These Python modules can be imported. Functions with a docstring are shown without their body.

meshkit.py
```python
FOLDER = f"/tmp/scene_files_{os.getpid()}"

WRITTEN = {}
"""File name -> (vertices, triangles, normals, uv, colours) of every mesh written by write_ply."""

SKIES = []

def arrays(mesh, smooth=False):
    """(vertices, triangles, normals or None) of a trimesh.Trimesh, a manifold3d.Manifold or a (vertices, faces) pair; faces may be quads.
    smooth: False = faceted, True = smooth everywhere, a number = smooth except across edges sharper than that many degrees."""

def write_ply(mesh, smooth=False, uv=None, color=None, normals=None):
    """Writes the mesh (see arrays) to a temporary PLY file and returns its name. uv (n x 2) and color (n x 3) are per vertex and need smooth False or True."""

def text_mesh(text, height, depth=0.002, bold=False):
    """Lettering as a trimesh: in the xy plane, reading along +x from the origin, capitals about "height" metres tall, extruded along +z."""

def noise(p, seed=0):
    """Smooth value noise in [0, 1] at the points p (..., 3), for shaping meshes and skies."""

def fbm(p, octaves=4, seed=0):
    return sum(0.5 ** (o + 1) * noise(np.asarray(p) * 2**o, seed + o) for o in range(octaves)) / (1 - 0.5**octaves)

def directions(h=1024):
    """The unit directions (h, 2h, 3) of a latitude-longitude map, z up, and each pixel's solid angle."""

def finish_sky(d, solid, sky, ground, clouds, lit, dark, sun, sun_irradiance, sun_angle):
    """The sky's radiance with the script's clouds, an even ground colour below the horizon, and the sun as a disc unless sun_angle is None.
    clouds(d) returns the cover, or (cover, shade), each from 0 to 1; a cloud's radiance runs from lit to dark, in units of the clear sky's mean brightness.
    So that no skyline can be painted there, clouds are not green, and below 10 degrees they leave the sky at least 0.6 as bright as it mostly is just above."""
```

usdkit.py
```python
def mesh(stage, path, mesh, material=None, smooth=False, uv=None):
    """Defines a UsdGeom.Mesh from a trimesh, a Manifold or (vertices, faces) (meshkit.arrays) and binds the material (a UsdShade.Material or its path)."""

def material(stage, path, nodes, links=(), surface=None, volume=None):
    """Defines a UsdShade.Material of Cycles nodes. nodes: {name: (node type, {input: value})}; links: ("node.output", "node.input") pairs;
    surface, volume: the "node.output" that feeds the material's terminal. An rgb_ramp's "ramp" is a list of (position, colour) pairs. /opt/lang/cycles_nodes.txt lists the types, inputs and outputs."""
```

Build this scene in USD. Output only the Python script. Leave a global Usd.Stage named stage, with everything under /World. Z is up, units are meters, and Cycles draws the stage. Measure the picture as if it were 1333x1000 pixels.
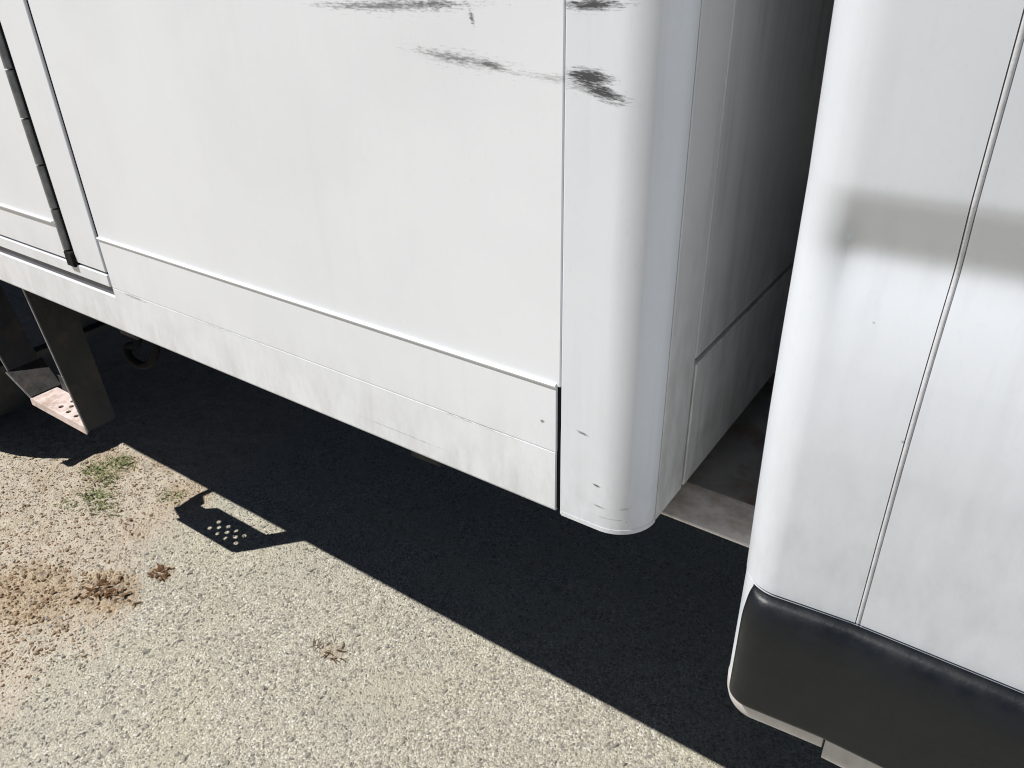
import math, random
import numpy as np, trimesh, manifold3d as m3, usdkit, meshkit
from shapely.geometry import Polygon
from pxr import Usd, UsdGeom, UsdLux, UsdShade, Gf, Sdf

stage = Usd.Stage.CreateInMemory()
UsdGeom.SetStageUpAxis(stage, UsdGeom.Tokens.z)
UsdGeom.SetStageMetersPerUnit(stage, 1.0)
UsdGeom.Xform.Define(stage, '/World')
UsdGeom.Scope.Define(stage, '/World/Looks')

# ------------------------------------------------------------------ camera, sky, sun, exposure
H = 1.505
SUN = np.array([-0.50, -0.42, 1.0])
SUN /= np.linalg.norm(SUN)
SUN_INT, SKY_STRENGTH, EXPOSURE = 1.25, 0.05, 0.40
cam = UsdGeom.Camera.Define(stage, '/World/camera')
right = (0.8219105910715092, 0.5692221468872245, -0.02119263498438623)
down = (0.2729142786836911, -0.4261773606240063, -0.8624909586668815)
fwd = (-0.4999807764054963, 0.7031066809415587, -0.5056285380002817)
cam.AddTransformOp().Set(Gf.Matrix4d(*right, 0, *[-c for c in down], 0, *[-c for c in fwd], 0, 0, 0, H, 1))
cam.CreateHorizontalApertureAttr(36.0)
cam.CreateVerticalApertureAttr(27.0)
cam.CreateFocalLengthAttr(36.0 * 1025.92 / 1333.0)
cam.CreateClippingRangeAttr(Gf.Vec2f(0.02, 2000))
cam.CreateExposureAttr(EXPOSURE)

dome = UsdLux.DomeLight.Define(stage, '/World/sky')
sky_m = usdkit.material(stage, '/World/Looks/sky', {
    's': ('sky_texture', {'sky_type': 'single_scattering', 'sun_disc': False, 'sun_elevation': float(math.asin(SUN[2])),
                          'sun_rotation': float(math.atan2(SUN[0], SUN[1])), 'altitude': 300.0, 'air_density': 0.5, 'aerosol_density': 0.3}),
    'b': ('background_shader', {'strength': SKY_STRENGTH})}, [('s.color', 'b.color')], surface='b.background')
UsdShade.MaterialBindingAPI.Apply(dome.GetPrim()).Bind(sky_m)
dome.GetPrim().SetCustomDataByKey('kind', 'structure')
sun = UsdLux.DistantLight.Define(stage, '/World/sun')
sun.CreateIntensityAttr(SUN_INT)
sun.CreateNormalizeAttr(True)
sun.CreateAngleAttr(0.5)
sun.CreateColorAttr(Gf.Vec3f(1.0, 0.985, 0.965))
zx = SUN
xx = np.cross([0, 0, 1], zx); xx /= np.linalg.norm(xx)
yx = np.cross(zx, xx)
sun.AddTransformOp().Set(Gf.Matrix4d(*xx, 0, *yx, 0, *zx, 0, 0, 0, 10, 1))

# ------------------------------------------------------------------ helpers
RNG = np.random.default_rng(7)
USED = {}


def numbered(parent, name):
    k = USED.get((parent, name), 0)
    USED[(parent, name)] = k + 1
    return f'{parent}/{name}' + (f'_{k:03d}' if k else '')


def obj(name, mesh, mat, parent='/World', smooth=False, label=None, cat=None, group=None, kind=None):
    path = numbered(str(parent), name)
    m = usdkit.mesh(stage, path, mesh, mat, smooth)
    meta(m.GetPrim(), label, cat, group, kind)
    return path


def meta(p, label=None, cat=None, group=None, kind=None):
    for k, v in (('label', label), ('category', cat), ('group', group), ('kind', kind)):
        if v:
            p.SetCustomDataByKey(k, v)


def thing(name, label=None, cat=None, parent='/World', group=None, kind=None):
    path = numbered(str(parent), name)
    x = UsdGeom.Xform.Define(stage, path)
    meta(x.GetPrim(), label, cat, group, kind)
    return path


def rbox(lo, hi, b=0.0015):
    """A box with chamfered edges."""
    lo, hi = np.minimum(lo, hi).astype(float), np.maximum(lo, hi).astype(float)
    b = min(b, 0.45 * (hi - lo).min())
    pts = []
    for s in np.ndindex(2, 2, 2):
        c = np.where(np.array(s) == 0, lo, hi)
        sg = np.where(np.array(s) == 0, 1, -1)
        for k in range(3):
            q = c + sg * b
            q[k] = c[k]
            pts.append(q)
    return trimesh.convex.convex_hull(np.array(pts))


def tri(man):
    m = man.to_mesh()
    return trimesh.Trimesh(m.vert_properties[:, :3], m.tri_verts, process=False)


def extrude_z(poly, z0, z1):
    m = trimesh.creation.extrude_polygon(Polygon(poly), z1 - z0, engine='earcut')
    m.apply_translation([0, 0, z0])
    return m


def cat_(*ms):
    return trimesh.util.concatenate(list(ms))


def tube(points, r, n=10):
    """A smooth tube through points (Catmull-Rom)."""
    p = np.asarray(points, float)
    q = np.vstack([2 * p[0] - p[1], p, 2 * p[-1] - p[-2]])
    out = []
    for i in range(1, len(q) - 2):
        for t in np.linspace(0, 1, 8, endpoint=False):
            a, b, c, d = q[i - 1:i + 3]
            out.append(0.5 * (2 * b + (c - a) * t + (2 * a - 5 * b + 4 * c - d) * t * t + (3 * b - a - 3 * c + d) * t ** 3))
    out.append(p[-1])
    out = np.array(out)
    t = np.gradient(out, axis=0)
    t /= np.linalg.norm(t, axis=1, keepdims=True)
    ref = np.array([0.0, 0.0, 1.0]) if abs(t[0][2]) < 0.9 else np.array([1.0, 0, 0])
    v, f = [], []
    for i in range(len(out)):
        u = ref - t[i] * (ref @ t[i]); u /= np.linalg.norm(u)
        w = np.cross(t[i], u); ref = u
        for k in range(n):
            a = 2 * math.pi * k / n
            v.append(out[i] + r * (math.cos(a) * u + math.sin(a) * w))
    for i in range(len(out) - 1):
        for k in range(n):
            a, b = i * n + k, i * n + (k + 1) % n
            f += [[a, b, b + n], [a, b + n, a + n]]
    c0, c1 = len(v), len(v) + 1
    v += [out[0], out[-1]]
    e = (len(out) - 1) * n
    for k in range(n):
        f += [[c0, (k + 1) % n, k], [c1, e + k, e + (k + 1) % n]]
    return trimesh.Trimesh(np.array(v), np.array(f), process=False)


def turned(profile, at, axis='y', n=40):
    """A closed (radius, offset) profile revolved about an axis along y."""
    prof = np.asarray(profile, float)
    m = trimesh.creation.revolve(prof, sections=n)
    if axis == 'y':
        m.apply_transform(trimesh.transformations.rotation_matrix(-math.pi / 2, [1, 0, 0]))
    m.apply_translation(at)
    return m


class G:
    """A small node-graph builder."""

    def __init__(s):
        s.n, s.l, s.k = {}, [], 0

    def __call__(s, kind, links=None, **inp):
        s.k += 1
        name = f'n{s.k}'
        s.n[name] = (kind, inp)
        for k, v in (links or {}).items():
            s.l.append((v, f'{name}.{k}'))
        return name

    def math(s, op, a, b=None, clamp=False):
        links, inp = {}, {'math_type': op, 'use_clamp': clamp}
        for key, v in (('value1', a), ('value2', b)):
            if isinstance(v, str): links[key] = v
            elif v is not None: inp[key] = float(v)
        return s('math', links, **inp) + '.value'

    def rng(s, v, a, b, lo=0.0, hi=1.0):
        return s('map_range', {'value': v}, from_min=float(a), from_max=float(b), to_min=float(lo), to_max=float(hi), clamp=True) + '.result'

    def mix(s, fac, a, b, kind='mix'):
        links, inp = {}, {'blend_type': kind, 'use_clamp': True}
        for key, v in (('fac', fac), ('a', a), ('b', b)):
            if isinstance(v, str): links[key] = v
            else: inp[key] = v
        return s('mix_color', links, **inp) + '.result'

    def noise(s, vec, scale, detail=3.0, rough=0.5, dist=0.0, out='fac'):
        return s('noise_texture', {'vector': vec}, scale=float(scale), detail=float(detail), roughness=float(rough), distortion=float(dist)) + '.' + out

    def mapped(s, vec, loc=(0, 0, 0), rot=(0, 0, 0), scale=(1, 1, 1), kind='point'):
        return s('mapping', {'vector': vec}, mapping_type=kind, location=loc, rotation=rot, scale=scale) + '.vector'

    def done(s, name, shader):
        return usdkit.material(stage, '/World/Looks/' + name, s.n, s.l, surface=shader + '.BSDF')


def paint(name, base=(0.685, 0.70, 0.715), rough=0.38, scuffs=(), low=None, streak=0.12, specks=0.0, dents=0.0012, grime=(0.30, 0.28, 0.24), blotch=0.07, chip_scale=60.0):
    g = G()
    pos = g('geometry') + '.position'
    col = g.mix(g.rng(g.noise(pos, 3.2, 5, 0.55), 0.36, 0.66), tuple(base), tuple(c * (1 - blotch) for c in base))
    st = g.noise(g.mapped(pos, scale=(46, 46, 1.3)), 1.0, 4, 0.6)
    st = g.math('multiply', g.rng(st, 0.52, 0.8), g.rng(g.noise(pos, 5.0, 3), 0.35, 0.65))
    col = g.mix(g.math('multiply', st, streak), col, grime)
    fine = g.rng(g.noise(g.mapped(pos, scale=(1, 1, 0.5)), 240, 3, 0.7), 0.58, 0.78)
    col = g.mix(g.math('multiply', fine, 0.10), col, grime)
    if low:                                            # road dirt that clings to the lowest strip
        z = g('separate_xyz', {'vector': pos}) + '.z'
        d = g.math('multiply', g.rng(z, low[1], low[0]), g.rng(g.noise(g.mapped(pos, scale=(1, 1, 0.4)), 38, 5, 0.65), 0.40, 0.72))
        col = g.mix(g.math('multiply', d, low[2]), col, grime)
    if specks:                                         # stone chips and splashes
        v = g('voronoi_texture', {'vector': pos}, scale=float(chip_scale), randomness=1.0)
        near = g.rng(v + '.distance', 0.075, 0.035)
        pick = g('separate_color', {'color': v + '.color'}) + '.r'
        keep = g.math('greater_than', pick, 1 - specks)
        col = g.mix(g.math('multiply', g.math('multiply', near, keep), 0.65), col, (0.16, 0.16, 0.17))
    for (cx, cz, hx, hz, ang, dens, tone) in scuffs:   # rubbed-on black marks
        q = g.mapped(pos, loc=(cx, 0, cz), rot=(0, ang, 0), scale=(hx, 50.0, hz), kind='texture')
        sph = g('gradient_texture', {'vector': q}, gradient_type='spherical') + '.fac'
        n1 = g.noise(g.mapped(q, scale=(1.0, 0, 4.5)), 1.7, 6, 0.72, 0.5)
        n2 = g.noise(g.mapped(pos, rot=(0, -ang, 0), scale=(95, 0, 420)), 1.0, 4, 0.7)
        t = g.math('add', g.math('multiply', n1, 0.62), g.math('multiply', n2, 0.66))
        t = g.math('add', t, g.math('multiply', g.rng(sph, 0.0, 0.8), 0.34))
        fac = g.math('multiply', g.math('multiply', g.rng(t, .95 - dens, 1.15 - dens), g.rng(sph, 0.0, 0.10)), tone)
        col = g.mix(fac, col, (0.028, 0.028, 0.032))
    wav = g.noise(pos, 2.6, 2, 0.4)
    orange = g.noise(pos, 420, 2, 0.5)
    h = g.math('add', g.math('multiply', wav, dents), g.math('multiply', orange, 0.000018))
    bm = g('bump', {'height': h}, strength=1.0, distance=1.0) + '.normal'
    rg = g.rng(g.noise(pos, 9, 4), 0.3, 0.7, rough - 0.06, rough + 0.1)
    p = g('principled_bsdf', {'base_color': col, 'normal': bm, 'roughness': rg}, specular_ior_level=0.45)
    return g.done(name, p)


def plain(name, a, b, rough=0.5, scale=30.0, metallic=0.0, bump=0.0003, rust=None, spec=0.5):
    g = G()
    pos = g('geometry') + '.position'
    col = g.mix(g.rng(g.noise(pos, scale, 5, 0.6), 0.34, 0.68), a, b)
    if rust:
        col = g.mix(g.math('multiply', g.rng(g.noise(pos, scale * 0.55, 5, 0.7), 0.5, 0.64), rust[1]), col, rust[0])
    bm = g('bump', {'height': g.noise(pos, scale * 6, 3, 0.6)}, strength=1.0, distance=float(bump)) + '.normal'
    rg = g.rng(g.noise(pos, scale * 2, 3), 0.3, 0.7, rough - 0.08, rough + 0.12)
    p = g('principled_bsdf', {'base_color': col, 'normal': bm, 'roughness': rg}, metallic=float(metallic), specular_ior_level=float(spec))
    return g.done(name, p)


k = 0.7            # metres per unit of the measured layout; the van's side stands 0.7 m ahead of the camera


def X(u): return k * u
def Z(u): return H + k * u


# ------------------------------------------------------------------ materials
scuffs_post = [(X(-.575), Z(-.196), .055, .028, .12, .06, .45), (X(-.57), Z(-.098), .055, .016, -.04, .05, .45), (X(-.568), Z(-.186), .036, .0115, .06, .24, .95), (X(-.545), Z(-.205), .040, .0115, .24, .19, .95), (X(-.565), Z(-.096), .050, .008, -.04, .20, .92),
               (X(-.562), Z(-.772), .016, .004, .15, .14, .75), (X(-.531), Z(-.8735), .010, .0032, .25, .20, .9),
               (X(-.525), Z(-.918), .016, .0028, .1, .14, .8), (X(-.480), Z(-.915), .012, .006, -.1, .06, .75), (X(-.50), Z(-.94), .05, .0025, 0, .06, .6)]
scuffs_side = [(X(-.800), Z(-.176), .10, .0075, .085, .13, .6), (X(-.733), Z(-.182), .026, .0055, .12, .20, .75), (X(-.68), Z(-.19), .07, .010, .05, .02, .45),
               (X(-.93), Z(-.108), .20, .010, -.03, .14, .60), (X(-.78), Z(-.179), .16, .024, .085, .06, .42), (X(-.62), Z(-.192), .06, .010, .03, .10, .4), (X(-.90), Z(-.104), .24, .026, -.03, .05, .42), (X(-.83), Z(-.103), .05, .007, -.03, .17, .6), (X(-.768), Z(-.118), .005, .014, -.3, .16, .8)]
paint_side = paint('side_paint', scuffs=scuffs_side, streak=0.05, dents=0.0022)
paint_post = paint('post_paint', scuffs=scuffs_post, base=(.635, .655, .68), rough=.28, low=(.826, .95, .35), streak=0.30, grime=(.25, .25, .25), specks=.04)
paint_skirt = paint('skirt_paint', low=(.82, .97, .38), streak=0.14, specks=.04, dents=0.0018,
                    scuffs=[(X(-.645), Z(-.775), .006, .005, 0, .16, .8), (X(-1.93), Z(-.839), .07, .006, .03, .14, .55), (X(-1.55), Z(-.836), .25, .004, .0, .06, .4), (X(-.8), Z(-.835), .18, .004, .0, .08, .5), (X(-1.0), Z(-.93), .2, .003, 0, .08, .5)])
paint_door = paint('door_paint', streak=0.06, low=(.90, 1.02, .25))
paint_end = paint('end_paint', base=(.56, .56, .55), low=(.8, 1.3, .55), streak=0.5, specks=.05, grime=(.17, .16, .13))  # shade between the vans is put into this darker base; streaks are grime
paint_right = paint('right_paint', base=(.585, .61, .64), rough=0.36, low=(.80, 1.22, .30), streak=0.14, specks=.14, dents=0.0001, grime=(.27, .27, .275), chip_scale=42.0)
paint_lip = paint('lip_paint', base=(.56, .545, .525), rough=0.5, low=(.6, .75, .7), streak=.4, specks=.1, grime=(.26, .2, .15))
black = plain('black_hollow', (.006, .006, .006), (.012, .012, .012), .8)
matt_black = plain('near_black_matt', (.007, .007, .0075), (.016, .016, .016), .75, spec=.15)  # matt black for the strips that darken the gaps, and for the hinge backing
rubber = plain('bumper_rubber', (.0048, .0062, .0080), (.0070, .0085, .0105), .40, 26, bump=.0003, spec=.26)
hinge_m = plain('worn_hinge_steel', (.12, .12, .125), (.21, .21, .21), .45, 70, .2)
channel = plain('grey_channel', (.085, .088, .10), (.13, .13, .15), .55, 40, .1)
steel_black = plain('black_painted_steel', (.018, .018, .018), (.034, .032, .030), .55, 22, 0, .0006, ((.07, .045, .03), .5))
tread_m = plain('worn_tread_steel', (.52, .42, .38), (.68, .57, .52), .55, 40, .15, .0005, ((.30, .20, .14), .5))
beam_m = plain('dusty_beam_paint', (.66, .61, .55), (.76, .71, .65), .6, 18, 0, .0005, ((.25, .17, .12), .5))
tread_dark = plain('dirty_step_plate', (.30, .295, .29), (.42, .41, .39), .6, 18, .1, .0006, ((.20, .12, .08), .6))
under = plain('underbody_black', (.010, .010, .010), (.022, .021, .020), .8, 14)
tyre_m = plain('tyre_rubber', (.014, .014, .014), (.03, .03, .029), .75, 30)
rim_m = plain('wheel_steel', (.45, .45, .45), (.6, .6, .6), .4, 12, .4)
lamp_red = plain('red_lens', (.35, .01, .01), (.42, .015, .012), .15, 20)


# ------------------------------------------------------------------ ground: worn tarmac with exposed gravel, sandy soil on the left
def soil_mask(x, y):
    p = np.stack([x * 2.2, y * 2.2, np.zeros_like(x)], -1)
    return np.clip((-1.72 - 0.30 * (y - .6) - x + 0.9 * (meshkit.fbm(p, 4, 3) - .5)) / 0.22, 0, 1)


def graded(lo, hi, step, far):
    inner = np.arange(lo, hi + step / 2, step)
    out, d, s = [], 0.0, step
    while d < far:
        s *= 1.35
        d += s
        out.append(d)
    out = np.array(out)
    return np.concatenate([lo - out[::-1], inner, inner[-1] + out])


gx, gy = graded(-3.0, 0.25, .0055, 400), graded(0.02, 1.7, .0055, 400)
GX, GY = np.meshgrid(gx, gy, indexing='ij')
P = np.stack([GX, GY, np.zeros_like(GX)], -1)


def ground_z(x, y):
    p = np.stack([x, y, np.zeros_like(x)], -1)
    sm = soil_mask(x, y)
    near = np.exp(-np.maximum(0, np.hypot(x + 1.2, y - .6) - 3) / 3)
    z = (meshkit.fbm(p * 3, 4, 1) - .5) * .008 + (meshkit.fbm(p * 70, 3, 5) - .5) * .0025
    z = z + sm * ((meshkit.fbm(p * 14, 4, 8) - .5) * .010 + (meshkit.fbm(p * 45, 3, 9) - .5) * .007)
    return z * near


GZ = ground_z(GX, GY)
ni, nj = GX.shape
idx = np.arange(ni * nj).reshape(ni, nj)
quads = np.stack([idx[:-1, :-1], idx[1:, :-1], idx[1:, 1:], idx[:-1, 1:]], -1).reshape(-1, 4)

g = G()
pos = g('geometry') + '.position'
v1 = g('voronoi_texture', {'vector': pos}, scale=190.0, randomness=1.0)
v2 = g('voronoi_texture', {'vector': pos}, scale=400.0, randomness=1.0)
r1 = g('separate_color', {'color': v1 + '.color'})
stone = g('rgb_ramp', {'fac': r1 + '.r'}, ramp=[(0, (.21, .193, .155)), (.2, (.325, .30, .235)), (.5, (.415, .385, .305)), (.8, (.475, .445, .355)), (1, (.60, .58, .52))]) + '.color'
r2 = g('separate_color', {'color': v2 + '.color'})
grit = g('rgb_ramp', {'fac': r2 + '.g'}, ramp=[(0, (.21, .195, .16)), (.4, (.38, .355, .29)), (1, (.52, .49, .415))]) + '.color'
col = g.mix(g.rng(r1 + '.b', .35, .55), stone, grit)
big2 = g.noise(g.mapped(pos, loc=(1, 4, 2)), 11, 5, .65)
col = g.mix(g.math('multiply', g.rng(big2, .55, .70), .45), col, (.26, .24, .195))
gap = g.rng(v1 + '.distance', .52, .72)
col = g.mix(g.math('multiply', gap, .45), col, (.20, .185, .145))
big = g.noise(pos, 4.5, 5, .6)
col = g.mix(g.math('multiply', g.rng(big, .48, .64), .55), col, (.34, .32, .26))
col = g.mix(g.math('multiply', g.rng(g.noise(g.mapped(pos, loc=(3, 7, 1)), 3.1, 4, .6), .5, .66), .35), col, (.42, .385, .265))
sx = g('separate_xyz', {'vector': pos})
edge = g.math('add', sx + '.x', g.math('multiply', sx + '.y', .30))
edge = g.math('add', edge, g.math('multiply', g.noise(pos, 3.0, 5, .6), -.9))
soilf = g.rng(edge, -1.93, -2.05)
soil = g.mix(g.rng(g.noise(pos, 26, 6, .65), .36, .64), (.335, .275, .205), (.45, .385, .30))
soil = g.mix(g.math('multiply', g.rng(g.noise(pos, 9, 4, .6), .52, .68), .65), soil, (.31, .22, .135))
soil = g.mix(g.math('multiply', g.rng(r2 + '.b', .6, .65), .6), soil, (.47, .43, .36))
soil = g.mix(g.math('multiply', g.rng(g.noise(pos, 110, 4, .7), .52, .62), .55), soil, (.24, .175, .115))
soil = g.mix(g.math('multiply', g.rng(g.noise(g.mapped(pos, loc=(5, 2, 0)), 60, 4, .7), .55, .66), .5), soil, (.56, .51, .43))
col = g.mix(g.math('multiply', soilf, .85), col, soil)
for (hx, hy, hr, tone) in ((-1.77, .625, .15, .8), (-1.71, .745, .06, .7), (-1.94, .50, .22, .7), (-2.30, .95, .16, .5), (-1.95, 1.0, .12, .5), (-1.13, .81, .05, .4)):
    q = g.mapped(pos, loc=(hx, hy, 0), scale=(hr, hr * .7, 9.0), kind='texture')
    sp = g('gradient_texture', {'vector': q}, gradient_type='spherical') + '.fac'
    br = g.math('add', g.math('multiply', sp, .8), g.math('multiply', g.noise(pos, 42, 5, .7), .9))
    col = g.mix(g.math('multiply', g.math('multiply', g.rng(br, .62, .82), g.rng(sp, 0, .2)), tone), col, g.mix(g.rng(g.noise(pos, 130, 3, .6), .4, .6), (.20, .14, .08), (.40, .31, .205)))
hh = g.math('add', g.math('multiply', g.rng(v1 + '.distance', 0, .75, 1, 0), .0020), g.math('multiply', g.rng(v2 + '.distance', 0, .7, 1, 0), .0009))
hh = g.math('add', hh, g.math('multiply', g.noise(pos, 700, 3, .7), .0010))
bm = g('bump', {'height': hh}, strength=1.0, distance=1.0) + '.normal'
ground_m = g.done('worn_tarmac', g('principled_bsdf', {'base_color': col, 'normal': bm}, roughness=.9, specular_ior_level=.25))
obj('ground', (np.stack([GX, GY, GZ], -1).reshape(-1, 3), quads), ground_m, smooth=True, kind='structure')


def island_ramp(name, ramp, rough=.85, fine=0.25):
    g = G()
    geo = g('geometry')
    c = g('rgb_ramp', {'fac': geo + '.random_per_island'}, ramp=ramp) + '.color'
    c = g.mix(g.math('multiply', g.rng(g.noise(geo + '.position', 500, 4, .6), .4, .7), fine), c, tuple(0.4 * np.array(ramp[0][1])))
    bm = g('bump', {'height': g.noise(geo + '.position', 900, 3, .6)}, strength=1.0, distance=.0005) + '.normal'
    return g.done(name, g('principled_bsdf', {'base_color': c, 'normal': bm}, roughness=rough, specular_ior_level=.25))


def scatter(pts, sizes, flat=(.45, .8), sub=0, seed=1, lift=0.05):
    """Angular little stones, one island each, bedded in the ground."""
    rng = np.random.default_rng(seed)
    base = trimesh.creation.icosphere(sub)
    bv, bf = np.array(base.vertices), np.array(base.faces)
    n = len(pts)
    v = bv[None] * (1 + .28 * rng.standard_normal((n, len(bv), 1)).clip(-1.6, 1.6))
    sc = np.stack([rng.uniform(.7, 1.3, n), rng.uniform(.7, 1.1, n), rng.uniform(*flat, n)], 1)
    v = v * sc[:, None]
    a, t = rng.uniform(0, 2 * np.pi, n), rng.normal(0, .3, n)
    c, s = np.cos(t)[:, None], np.sin(t)[:, None]
    v = np.stack([v[..., 0], v[..., 1] * c - v[..., 2] * s, v[..., 1] * s + v[..., 2] * c], -1)
    c, s = np.cos(a)[:, None], np.sin(a)[:, None]
    v = np.stack([v[..., 0] * c - v[..., 1] * s, v[..., 0] * s + v[..., 1] * c, v[..., 2]], -1)
    r = np.asarray(sizes)
    v = v * r[:, None, None] + np.column_stack([pts, ground_z(pts[:, 0], pts[:, 1]) + lift * r])[:, None]
    f = bf[None] + (np.arange(n) * len(bv))[:, None, None]
    return trimesh.Trimesh(v.reshape(-1, 3), f.reshape(-1, 3), process=False)


gravel_m = island_ramp('gravel_stones', [(0, (.22, .205, .175)), (.10, (.36, .335, .27)), (.5, (.48, .45, .36)), (.85, (.56, .53, .44)), (1, (.74, .72, .66))])
n = 42000
pts = np.column_stack([RNG.uniform(-2.75, .1, n), RNG.uniform(.12, 1.55, n)])
keep = RNG.random(n) > .72 * soil_mask(pts[:, 0], pts[:, 1])
keep &= (pts[:, 1] < 1.12) | (RNG.random(n) < .35)
pts = pts[keep]
obj('gravel', scatter(pts, RNG.lognormal(math.log(.0023), .36, len(pts)).clip(.0012, .0065), flat=(.35, .6), seed=3), gravel_m, kind='stuff',
    label='small beige and grey stones bedded in the worn tarmac', cat='gravel')
n = 70
pts = np.column_stack([RNG.uniform(-2.6, .05, n), RNG.uniform(.15, 1.2, n)])
obj('gravel', scatter(pts, RNG.lognormal(math.log(.0045), .2, n).clip(.0035, .007), flat=(.4, .65), sub=1, seed=21), gravel_m, kind='stuff',
    label='scattered larger pebbles lying on the worn tarmac', cat='gravel')
clod_m = island_ramp('soil_crumbs', [(0, (.24, .165, .10)), (.25, (.44, .34, .23)), (.6, (.54, .45, .34)), (.85, (.60, .55, .47)), (1, (.70, .66, .60))], fine=.2)
n = 14000
pts = np.column_stack([RNG.uniform(-2.75, -1.3, n), RNG.uniform(.2, 1.05, n)])
pts = pts[RNG.random(n) < soil_mask(pts[:, 0], pts[:, 1]) * .9]
heap = np.exp(-(((pts[:, 0] + 1.93) / .22) ** 2 + ((pts[:, 1] - .50) / .13) ** 2)) + np.exp(-(((pts[:, 0] + 1.77) / .09) ** 2 + ((pts[:, 1] - .62) / .06) ** 2))
obj('soil_crumbs', scatter(pts, (RNG.lognormal(math.log(.0019), .42, len(pts)) * (1 + .75 * heap)).clip(.0008, .0075), flat=(.5, .9), sub=0, seed=5, lift=.15), clod_m, kind='stuff',
    label='loose brown crumbs of sandy soil left of the tarmac', cat='soil')

# weeds and dead leaves
weed_m = island_ramp('weed_leaf', [(0, (.13, .155, .05)), (.5, (.22, .255, .09)), (1, (.40, .39, .19))], .6)
leaf_m = island_ramp('dead_leaf', [(0, (.10, .05, .02)), (.5, (.20, .11, .05)), (1, (.33, .21, .11))], .7)


def blades(cx, cy, n, spread, length, width, seed, up=.7):
    rng = np.random.default_rng(seed)
    V, F = [], []
    for i in range(n):
        c = rng.integers(0, 5)
        ox, oy = np.random.default_rng(seed * 10 + c).normal(0, .55, 2) * spread
        x, y = cx + 1.35 * (ox + rng.normal(0, .34) * spread), cy + oy + rng.normal(0, .30) * spread
        z = float(ground_z(np.array([x]), np.array([y]))[0]) - .001
        d, L, w = rng.uniform(0, 2 * math.pi), length * rng.uniform(.5, 1.2), width * rng.uniform(.6, 1.2)
        dx, dy, u = math.cos(d), math.sin(d), up * rng.uniform(.4, 1.2)
        rows = [(0, 0, .5), (.4, .55 * u, 1), (.8, .8 * u, .7), (1.0, .75 * u, .1)]
        b = len(V)
        for t, h, ww in rows:
            for sg in (-1, 1):
                V.append([x + dx * L * t - dy * w * ww * sg, y + dy * L * t + dx * w * ww * sg, z + L * h])
        for q in range(3):
            c = b + 2 * q
            F += [[c, c + 1, c + 3], [c, c + 3, c + 2]]
    return trimesh.Trimesh(np.array(V), np.array(F), process=False)


for (cx, cy, n, sp, ln, wd, sd, lb) in [
    (-2.27, .935, 480, .062, .017, .0016, 1, 'bright green weed tuft nearest to the edge of the van shadow'),
    (-2.155, .800, 240, .060, .012, .0016, 2, 'sparse green weeds in the gravel below the brighter tuft'),
    (-2.00, .958, 90, .035, .011, .0015, 3, 'few yellowish weeds between green tuft and step shadow')]:
    obj('weed_tuft', blades(cx, cy, n, sp, ln, wd, sd), weed_m, label=lb, cat='weeds')
for (cx, cy, n, sp, ln, wd, sd, lb) in [
    (-1.765, .62, 60, .050, .022, .0042, 11, 'largest heap of curled brown dead leaves on the sandy soil'),
    (-1.70, .745, 26, .026, .020, .004, 12, 'small rust brown dead leaf clump between soil and step shadow'),
    (-1.130, .805, 20, .032, .026, .0014, 13, 'lone wisp of reddish dry grass on open gravel')]:
    obj('dead_leaf_clump', blades(cx, cy, n, sp, ln, wd, sd, up=.5), leaf_m, label=lb, cat='dead leaves')

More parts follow.
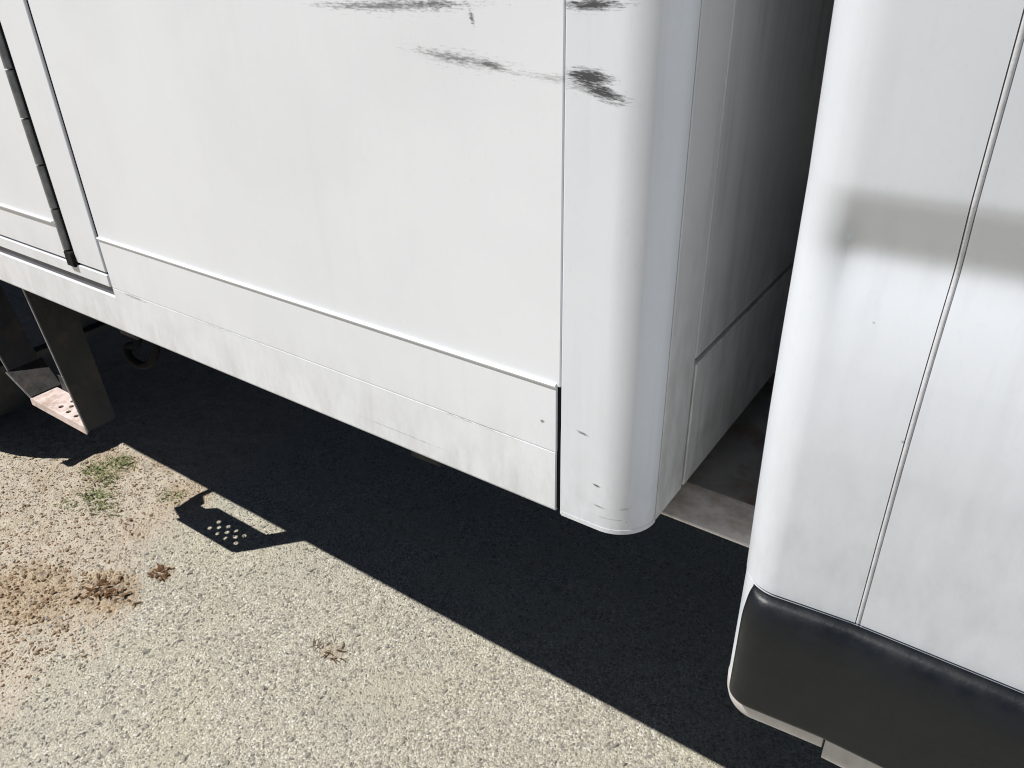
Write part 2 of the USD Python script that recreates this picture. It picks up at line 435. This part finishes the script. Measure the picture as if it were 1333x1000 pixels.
# ------------------------------------------------------------------ the step van on the left
van = thing('step_van', 'white step van with scuffed rounded corner post, side door and black hanging step', 'van')
YS = X(1.0)
zd_ = Z(-.83)
zb, zg, zm, TOP = Z(-.970), Z(-.8335), Z(-.690), 2.95     # bottom edge, groove, moulding, roof
xp, xg = X(-.6095), X(-2.038)                             # post seam, gap beside the door frame
XE = X(-.447)                                             # the end wall
L = -6.6
# inner body, coloured black so the gaps it shows through look deeply shaded
obj('inner_frame', cat_(rbox((L + .02, YS + .028, zb + .012), (XE - .012, YS + 2.15, TOP - .02)),), black, van)
# upper side panel
obj('side_panel', rbox((xg + .0042, YS + .0006, zm - .004), (xp - .0002, YS + .022, TOP), .0012), paint_side, van)
# skirt: upper band with its moulding ledge, and the lower rail
prof_band = [(0, zg + .0003), (-.0012, zg + .0009), (-.0015, zm - .0045), (-.0035, zm - .0035), (-.0042, zm - .0012), (-.0030, zm + .0002), (.003, zm + .0008), (.02, zm + .0008), (.02, zg + .0003)]


def profile_x(prof, x0, x1, y0):
    """Extrudes a (y offset, z) outline along x."""
    m = trimesh.creation.extrude_polygon(Polygon(prof), x1 - x0, engine='earcut')
    v = np.array(m.vertices)
    m.vertices = np.column_stack([v[:, 2] + x0, v[:, 0] + y0, v[:, 1]])
    m.fix_normals()
    return m


obj('skirt_band', profile_x(prof_band, xg + .0042, xp - .0052, YS), paint_skirt, van, smooth=25)
prof_rail = [(0, zg - .0003), (-.0012, zg - .0009), (-.0012, zb + .004), (.0005, zb + .0005), (.004, zb), (.03, zb), (.03, zb + .003), (.02, zb + .006), (.02, zg - .0003)]
obj('lower_rail', profile_x([(a, min(b, zg - .0003)) for a, b in prof_rail], xg + .004, xp - .0056, YS), paint_skirt, van, smooth=25)
zs = Z(-.862)
prof_rail2 = [(a, min(b, zs)) for a, b in prof_rail if b < zg - .001] + [(.02, zs), (0, zs)]
prof_rail2 = [(0, zs), (-.0012, zs - .001), (-.0012, zb + .004), (.0005, zb + .0005), (.004, zb), (.03, zb), (.03, zb + .003), (.02, zb + .006), (.02, zs)]
obj('lower_rail', profile_x(prof_rail2, L, xg + .004, YS), paint_skirt, van, smooth=25)
# corner post
rho, pcx, pcy = .0546, X(-.525), X(1.078)
arc = [(pcx + rho * math.sin(a), pcy - rho * math.cos(a)) for a in np.linspace(0, math.pi / 2, 28)]
outer = [(xp + .0012, YS + .0012), (xp + .0030, YS - .0005)] + arc[:-1]
inner = [(XE - .004, pcy), (pcx, pcy + .004), (pcx, YS + .02), (xp + .0012, YS + .02)]
post = extrude_z(outer + [(XE, pcy - .0022), (XE - .004, pcy)] + inner[1:], zb - .001, TOP)
obj('dark_gap_strip', rbox((xp - .010, YS + .0035, zb + .002), (xp + .004, YS + .012, zm - .004), .001), matt_black, van)  # added black strip stands in for the dark hollow beside the post
obj('dark_gap_strip', rbox((xg - .012, YS + .0032, zd_ + .001), (xg + .006, YS + .018, TOP), .001), matt_black, van)  # added black strip, gives the door frame gap its depth of shade
cp = obj('corner_post', post, paint_post, van, smooth=25)
rim = [(x - .0 + 0.0004 * math.sin(a), y - .0004 * math.cos(a)) for (x, y), a in zip(arc, np.linspace(0, math.pi / 2, 28))]
rimpoly = [(xp + .004, YS - .0009)] + rim + [(XE - .006, pcy), (pcx, pcy - .004), (pcx, YS + .008), (xp + .004, YS + .008)]
obj('rim', extrude_z(rimpoly, zb - .0022, zb + .0045), paint_post, cp, smooth=25)
# end wall: flange, panel with its own skirt
yf = X(1.197)
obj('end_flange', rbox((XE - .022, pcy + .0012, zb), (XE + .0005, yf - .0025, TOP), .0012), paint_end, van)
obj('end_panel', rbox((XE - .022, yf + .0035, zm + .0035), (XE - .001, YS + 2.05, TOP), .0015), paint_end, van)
obj('dark_gap_strip', rbox((XE - .018, yf - .0020, zb + .004), (XE - .0022, yf + .0038, TOP), .0005), matt_black, van)  # black strip added to darken the seam on the end wall
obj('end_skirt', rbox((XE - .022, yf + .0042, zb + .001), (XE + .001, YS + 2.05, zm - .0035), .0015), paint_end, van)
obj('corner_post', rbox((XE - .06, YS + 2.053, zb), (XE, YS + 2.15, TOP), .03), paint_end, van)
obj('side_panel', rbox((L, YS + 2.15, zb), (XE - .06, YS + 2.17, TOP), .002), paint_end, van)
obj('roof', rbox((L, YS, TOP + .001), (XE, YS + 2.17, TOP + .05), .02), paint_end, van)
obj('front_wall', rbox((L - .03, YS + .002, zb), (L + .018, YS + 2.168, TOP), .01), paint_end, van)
# door frame, door and hinge
xh = X(-2.208)
zd = Z(-.797)
obj('door_frame', cat_(rbox((xh + .0150, YS - .0012, zd + .003), (xg - .0046, YS + .02, TOP), .0015)), paint_door, van)
xd0 = X(-3.45)
door = obj('door', rbox((xd0, YS - .0005, zd + .0030), (xh - .0135, YS + .02, TOP), .0015), paint_door, van)
zdl = Z(-.684)
obj('moulding', rbox((xd0 + .02, YS - .0052, zdl - .0032), (xh - .028, YS + .002, zdl + .0008), .0012), paint_door, door)
obj('door_frame', rbox((X(-3.62), YS - .0012, zd + .001), (xd0 - .004, YS + .02, TOP), .0015), paint_door, van)
obj('side_panel', rbox((L, YS + .0012, zs + .03), (X(-3.62) - .003, YS + .022, TOP), .0012), paint_side, van)
obj('sill', rbox((X(-3.62), YS - .0022, Z(-.834)), (xg - .0022, YS + .02, zd - .0016), .0012), paint_door, van)
chan = [(X(-3.62), Z(-.8355)), (xg - .004, Z(-.8355)), (xg + .0055, zs + .0008), (X(-3.62), zs + .0008)]
m = trimesh.creation.extrude_polygon(Polygon(chan), .012, engine='earcut')
v = np.array(m.vertices)
m.vertices = np.column_stack([v[:, 0], YS + .004 + v[:, 2], v[:, 1]])
m.fix_normals()
obj('drip_channel', m, channel, van)
hinge = obj('hinge', rbox((xh - .0130, YS + .001, Z(-.803)), (xh + .0145, YS + .006, TOP), .0008), matt_black, van)
kl = X(.118)
z0 = Z(-.803) + .030
i = 0
while z0 < 1.75:
    kn = trimesh.creation.cylinder(.0078, kl - .0030, sections=14)
    kn.apply_translation([xh - .0045, YS - .0015, z0 + kl / 2])
    obj('hinge_knuckle', kn, hinge_m, hinge, smooth=30)
    z0 += kl
stop = cat_(rbox((xh - .0125, YS - .0080, Z(-.806)), (xh + .0140, YS + .004, Z(-.803) + .029), .002))
obj('hinge_stop', stop, matt_black, hinge)

# the hanging step
step = thing('entry_step', parent=van)


def man_box(lo, hi):
    lo, hi = np.array(lo, float), np.array(hi, float)
    return m3.Manifold.cube(list(hi - lo)).translate(list(lo))


zt = Z(-1.5205)
xa, xb, ya, yb = X(-2.985), X(-2.609), X(1.043), X(1.043) + .069
tread = man_box((xa, ya, zt - .004), (xb, yb, zt))
for (hx, hy) in [(.030, .020), (.072, .017), (.109, .017), (.052, .036), (.090, .036), (.035, .054), (.072, .054), (.109, .054), (.128, .036), (.150, .020), (.150, .052)]:
    c = m3.Manifold.cylinder(.03, .0068, .0068, 18).translate([xb - hx, ya + hy, zt - .02])
    tread = tread - c
tread = tread + man_box((xa, ya - .003, zt - .020), (xb, ya, zt + .001))          # folded front lip

obj('tread', tri(tread), tread_m, step)


obj('added_riser', rbox((xa + .03, yb + .0008, zt - .004), (xb - .003, yb + .0035, zt + .046), .0008), steel_black, step)  # added behind the tread to extend its shadow and narrow the lit slit


def plate(p, t, mat, name, edge=None):
    """A flat plate from four corners, t thick along +x."""
    p = np.array(p, float)
    n = np.cross(p[1] - p[0], p[3] - p[0]); n /= np.linalg.norm(n)
    v = np.vstack([p, p + n * t])
    h = trimesh.convex.convex_hull(v)
    return obj(name, h, mat, step)


# right hanger: leans left towards its top; bottom edge from the tread's tip inward
plate([(X(-2.605), X(1.043), zt - .010), (X(-2.605), X(1.150), zt - .010), (X(-2.69), X(1.165), Z(-.955)), (X(-2.69), X(1.030), Z(-.955))], .004, steel_black, 'hanger')
strip = [(X(-2.607), X(1.040), zt - .012), (X(-2.607) + .006, X(1.040), zt - .012), (X(-2.69) + .006, X(1.028), Z(-.955)), (X(-2.69), X(1.028), Z(-.955))]
sv = np.array(strip + [(a, b + .003, c) for a, b, c in strip])
obj('hanger_edge', trimesh.convex.convex_hull(sv), hinge_m, step)
# left hanger: bent, splayed out to the left
for (p0, p1) in [((X(-2.985), zt), (X(-3.10), Z(-1.44))), ((X(-3.10), Z(-1.44)), (X(-3.30), Z(-.955)))]:
    plate([(p0[0], ya, p0[1]), (p0[0], yb + .012, p0[1]), (p1[0], yb + .02, p1[1]), (p1[0], ya - .006, p1[1])], .004, steel_black, 'hanger')
    st = [(p0[0], ya - .003, p0[1]), (p0[0] + .006, ya - .003, p0[1]), (p1[0] + .006, ya - .009, p1[1]), (p1[0], ya - .009, p1[1])]
    obj('hanger_edge', trimesh.convex.convex_hull(np.array(st + [(a, b + .004, c) for a, b, c in st])), hinge_m, step)

# underbody
obj('floor_beam', rbox((L + .1, YS + .30, zb - .17), (XE - .12, YS + .40, zb + .010), .004), under, van)
obj('floor_beam', rbox((L + .1, YS + 1.75, zb - .17), (XE - .12, YS + 1.85, zb + .010), .004), under, van)
for i in range(7):
    x0 = XE - .35 - .8 * i
    obj('cross_member', rbox((x0 - .06, YS + .035, zb - .045), (x0, YS + 2.1, zb + .010), .003), under, van)
loop = [(X(-2.30), X(1.15) + .01, Z(-1.03)), (X(-2.28), X(1.15), Z(-1.13)), (X(-2.32), X(1.13), Z(-1.155)), (X(-2.30), X(1.12), Z(-1.185)), (X(-2.265), X(1.13), Z(-1.205)), (X(-2.225), X(1.14), Z(-1.19)), (X(-2.19), X(1.15), Z(-1.14)), (X(-2.17), X(1.16), Z(-1.06))]
hose = plain('grey_hose', (.006, .006, .006), (.012, .012, .012), .8, 60, spec=.1)
obj('hanging_hose', tube(loop, .009), hose, van, smooth=60)


def wheel(x, y, out):
    r, w = .39, .24
    prof = [(.20, 0), (.30, -.006), (.36, .0), (r - .012, .012), (r, .035), (r, w - .035), (r - .012, w - .012), (.36, w), (.30, w + .004), (.20, w), (.20, 0)]
    t = turned(prof, (0, 0, 0), 'y', 56)
    p2 = [(0, .09), (.06, .05), (.09, .085), (.17, .09), (.19, .02), (.205, .005), (.205, w - .01), (.19, w - .02), (0, w - .05), (0, .09)]
    d = turned(p2, (0, 0, 0), 'y', 40)
    wp = thing('wheel', parent=van)
    for m, nm, mt in ((t, 'tyre', tyre_m), (d, 'rim', rim_m)):
        m.fix_normals()
        if out > 0:
            m.apply_transform(trimesh.transformations.rotation_matrix(math.pi, [0, 0, 1]))
        m.apply_translation([x, y, r])
        obj(nm, m, mt, wp, smooth=35)


for wx in (X(-4.30), -6.0):
    wheel(wx, YS + .03, -1)
    wheel(wx, YS + 2.13, 1)
obj('flap_bracket', rbox((X(-3.72), X(1.05), .318), (X(-3.665), X(1.75), .340), .002), steel_black, van)
obj('flap_bracket', rbox((X(-3.74), X(1.50), .33), (X(-3.72), X(1.75), zb), .002), steel_black, van)

# rear bumper step
bump = thing('rear_bumper', parent=van)
zr = Z(-1.035)
b0, b1 = X(1.108) * 1.067, X(1.222) * 1.067
obj('side_rail', rbox((XE - .14, b0, zr - .005), (-.1885, b1, zr), .0015), beam_m, bump)
obj('step_plate', rbox((XE - .14, b1 + .001, zr - .040), (-.1900, YS + 1.98, zr - .036), .001), tread_dark, bump)
obj('outer_rail', rbox((-.1895, b1 + .04, zr - .06), (-.1830, YS + 1.98, zr - .03), .003), tread_dark, bump)

# ------------------------------------------------------------------ the white vehicle on the right
kr = .66
YR = kr
ZR = lambda u: H + kr * u
XL = -.255 * kr - .227 * .05
rr = .05
car = thing('panel_van', 'white van at the right with rounded corner and black bumper pad', 'van')
z_top = ZR(-.9715)
# plan outline, from the far end of its end wall round the corner and along the face: (point, outward normal)
W = []
for y in np.linspace(YR + 2.5, YR + rr + .002, 28):
    W.append((XL, y, -1.0, 0.0))
for a in np.linspace(0, math.pi / 2, 30):
    W.append((XL + rr - rr * math.cos(a), YR + rr - rr * math.sin(a), -math.cos(a), -math.sin(a)))
for x in np.concatenate([np.linspace(XL + rr + .004, .4, 80), np.linspace(.42, 3.0, 30)]):
    W.append((x, YR, 0.0, -1.0))
W = np.array(W)


def inset(z):
    """How far the pressed swage sets the skin back at height z."""
    return np.interp(ZR(-.292) - z, SW_D, SW)


SW_D = np.arange(-.10, .40, .0005)
_slope = np.interp(SW_D, [-.008, .001, .006, .042, .050, .062, .080, .110, .150, .20, .26],
                   [0, .28, .355, .355, .20, -.19, -.25, -.18, -.10, -.040, 0])
SW = np.cumsum(_slope) * .0005
SW[SW_D > .20] = SW[SW_D > .20] * np.clip((.40 - SW_D[SW_D > .20]) / .20, 0, 1)
kern = np.exp(-.5 * (np.arange(-60, 61) * 0.0005 / .0035) ** 2)
SW = np.convolve(np.pad(SW, 60, 'edge'), kern / kern.sum(), 'valid')


def lean(z):
    """The skin's slight overall curve: it leans out above the swage and tucks in below it."""
    return np.interp(ZR(-.292) - z, [-2.0, -1.0, -.45, -.20, 0, .15, .24, .34, .46], [-.14, -.064, -.031, -.0150, 0, .0004, .0028, .0088, .0180])


def sweep(path, zs_, ins, thick=.004, body=False, taper=False):
    V = np.zeros((len(path), len(zs_), 3))
    d = np.array([ins(z) for z in zs_])
    fade = np.clip((path[:, 0] - (XL + .000)) / .062, 0, 1)
    bend = np.array([lean(z) if body else .0180 for z in zs_])
    fade = fade * fade * (3 - 2 * fade)
    fade = np.where(path[:, 1] > YR + rr, .0, fade)
    if not body:
        fade[:] = 1
    if taper:                                          # the pad thins out towards its end on the corner
        u = np.clip(np.cumsum(np.r_[0, np.hypot(*np.diff(path[:, :2], axis=0).T)]) / .030, 0, 1)
        fade = .06 + .94 * np.sqrt(1 - (1 - u) ** 2)
    depth = d[None] * fade[:, None] + bend[None] * (.25 + .75 * np.clip((path[:, 0] - XL) / .13, 0, 1) ** .8)[:, None]
    V[..., 0] = path[:, None, 0] - path[:, None, 2] * depth
    V[..., 1] = path[:, None, 1] - path[:, None, 3] * depth
    V[..., 2] = np.asarray(zs_)[None]
    n, m = V.shape[:2]
    inn = V.copy()
    inn[..., 0] -= path[:, None, 2] * thick
    inn[..., 1] -= path[:, None, 3] * thick
    I = np.arange(n * m).reshape(n, m)
    J = I + n * m
    f = []
    q = lambda a, b, c, e: f.append(np.stack([a, b, c, e], -1).reshape(-1, 4))
    q(I[:-1, :-1], I[1:, :-1], I[1:, 1:], I[:-1, 1:])
    q(J[:-1, :-1], J[:-1, 1:], J[1:, 1:], J[1:, :-1])
    q(I[0, :-1], I[0, 1:], J[0, 1:], J[0, :-1])
    q(I[-1, :-1], J[-1, :-1], J[-1, 1:], I[-1, 1:])
    q(I[:-1, 0], J[:-1, 0], J[1:, 0], I[1:, 0])
    q(I[:-1, -1], I[1:, -1], J[1:, -1], J[:-1, -1])
    return (np.vstack([V.reshape(-1, 3), inn.reshape(-1, 3)]), np.vstack(f))


def cut(x0, x1):
    """The face path between two x positions."""
    face = W[(W[:, 1] <= YR + 1e-9) & (W[:, 0] > x0) & (W[:, 0] < x1)]
    a, b = np.array([x0, YR, 0, -1.0]), np.array([x1, YR, 0, -1.0])
    return np.vstack([a, face, b])


zz = np.concatenate([np.arange(z_top + .0018, 1.10, .006), np.arange(1.10, 1.34, .0025), np.linspace(1.345, 2.95, 30)])
xs = -.0705 * kr
corner_path = np.vstack([W[W[:, 1] > YR + 1e-9], cut(XL + rr, xs - .0026)])
obj('corner_panel', sweep(corner_path, zz, inset, body=True), paint_right, car, smooth=40)
obj('back_panel', sweep(cut(xs + .0026, 2.9), zz, inset, body=True), paint_right, car, smooth=40)
bead = sweep(np.array([(xs + .0022 * t, YR + .0016 - .0018 * math.sqrt(max(0, 1 - t * t)), 0, -1.0) for t in np.linspace(-1, 1, 7)]), zz, inset, .003, True)
obj('seam_bead', bead, plain('grey_seal', (.46, .46, .47), (.56, .56, .57), .5, 60), car, smooth=50)
obj('inner_frame', rbox((XL + .03, YR + .030, z_top - .2), (2.9, YR + 2.45, 2.93), .02), black, car)  # black core, so the seam gap shows as dark
obj('roof', rbox((XL, YR + .002, 2.955), (2.9, YR + 2.5, 3.01), .03), paint_right, car)
# bumper: body-coloured bar, black pad, pale lip below
bp = thing('bumper', parent=car)
zp = np.array([ZR(-1.300), ZR(-1.296), ZR(-1.285), ZR(-1.262), ZR(-1.232), ZR(-1.228), ZR(-1.2), ZR(-1.1), ZR(-.99), z_top - .0006])
xj = -.0735 * kr
zbar = np.array([ZR(-1.226), ZR(-1.2), ZR(-1.1), ZR(-1.0), z_top - .0008])
bar_path = np.vstack([W[W[:, 1] > YR + 1e-9], cut(XL + rr, 2.9)])
obj('bumper_bar', sweep(bar_path, zbar, lambda z: .0004, .02), paint_right, bp, smooth=40)
lip = lambda z: float(np.interp(z, [ZR(-1.302), ZR(-1.290), ZR(-1.270), ZR(-1.240), ZR(-1.228)], [.010, .004, .0005, -.0005, .001]))
zl = np.linspace(ZR(-1.300), ZR(-1.2285), 12)
obj('bumper_lip', sweep(np.vstack([W[W[:, 1] > YR + 1e-9], cut(XL + rr, xj)]), zl, lip, .03), paint_lip, bp, smooth=40)
zl2 = np.linspace(ZR(-1.330), ZR(-1.2285), 12)
lip2 = lambda z: float(np.interp(z, [ZR(-1.332), ZR(-1.310), ZR(-1.240), ZR(-1.228)], [.012, .005, .003, .005]))
obj('bumper_lip', sweep(cut(xj + .0025, 2.9), zl2, lip2, .03), paint_lip, bp, smooth=40)
# pad: follows the corner a little way; its top edge is rounded over
ang = np.linspace(math.radians(50), math.pi / 2, 16)
pw = np.array([(XL + rr - rr * math.cos(a), YR + rr - rr * math.sin(a), -math.cos(a), -math.sin(a)) for a in ang])
pad_path = np.vstack([pw, cut(XL + rr + .003, 2.9)])
zpd = np.unique(np.concatenate([np.linspace(ZR(-1.226), ZR(-1.21), 8), np.linspace(ZR(-1.205), ZR(-1.05), 6), np.linspace(ZR(-1.04), z_top - .0022, 18)]))


def pad_out(z):
    t = z_top - .002 - z
    top = -.0005 - .0230 * math.sqrt(max(0.0, 1 - (1 - min(t, .048) / .048) ** 2))
    b = z - ZR(-1.226)
    return top + .006 * max(0, 1 - b / .010) ** 2


obj('bumper_pad', sweep(pad_path, zpd, pad_out, .012, taper=True), rubber, bp, smooth=60)
for wx in (1.0,):
    pass
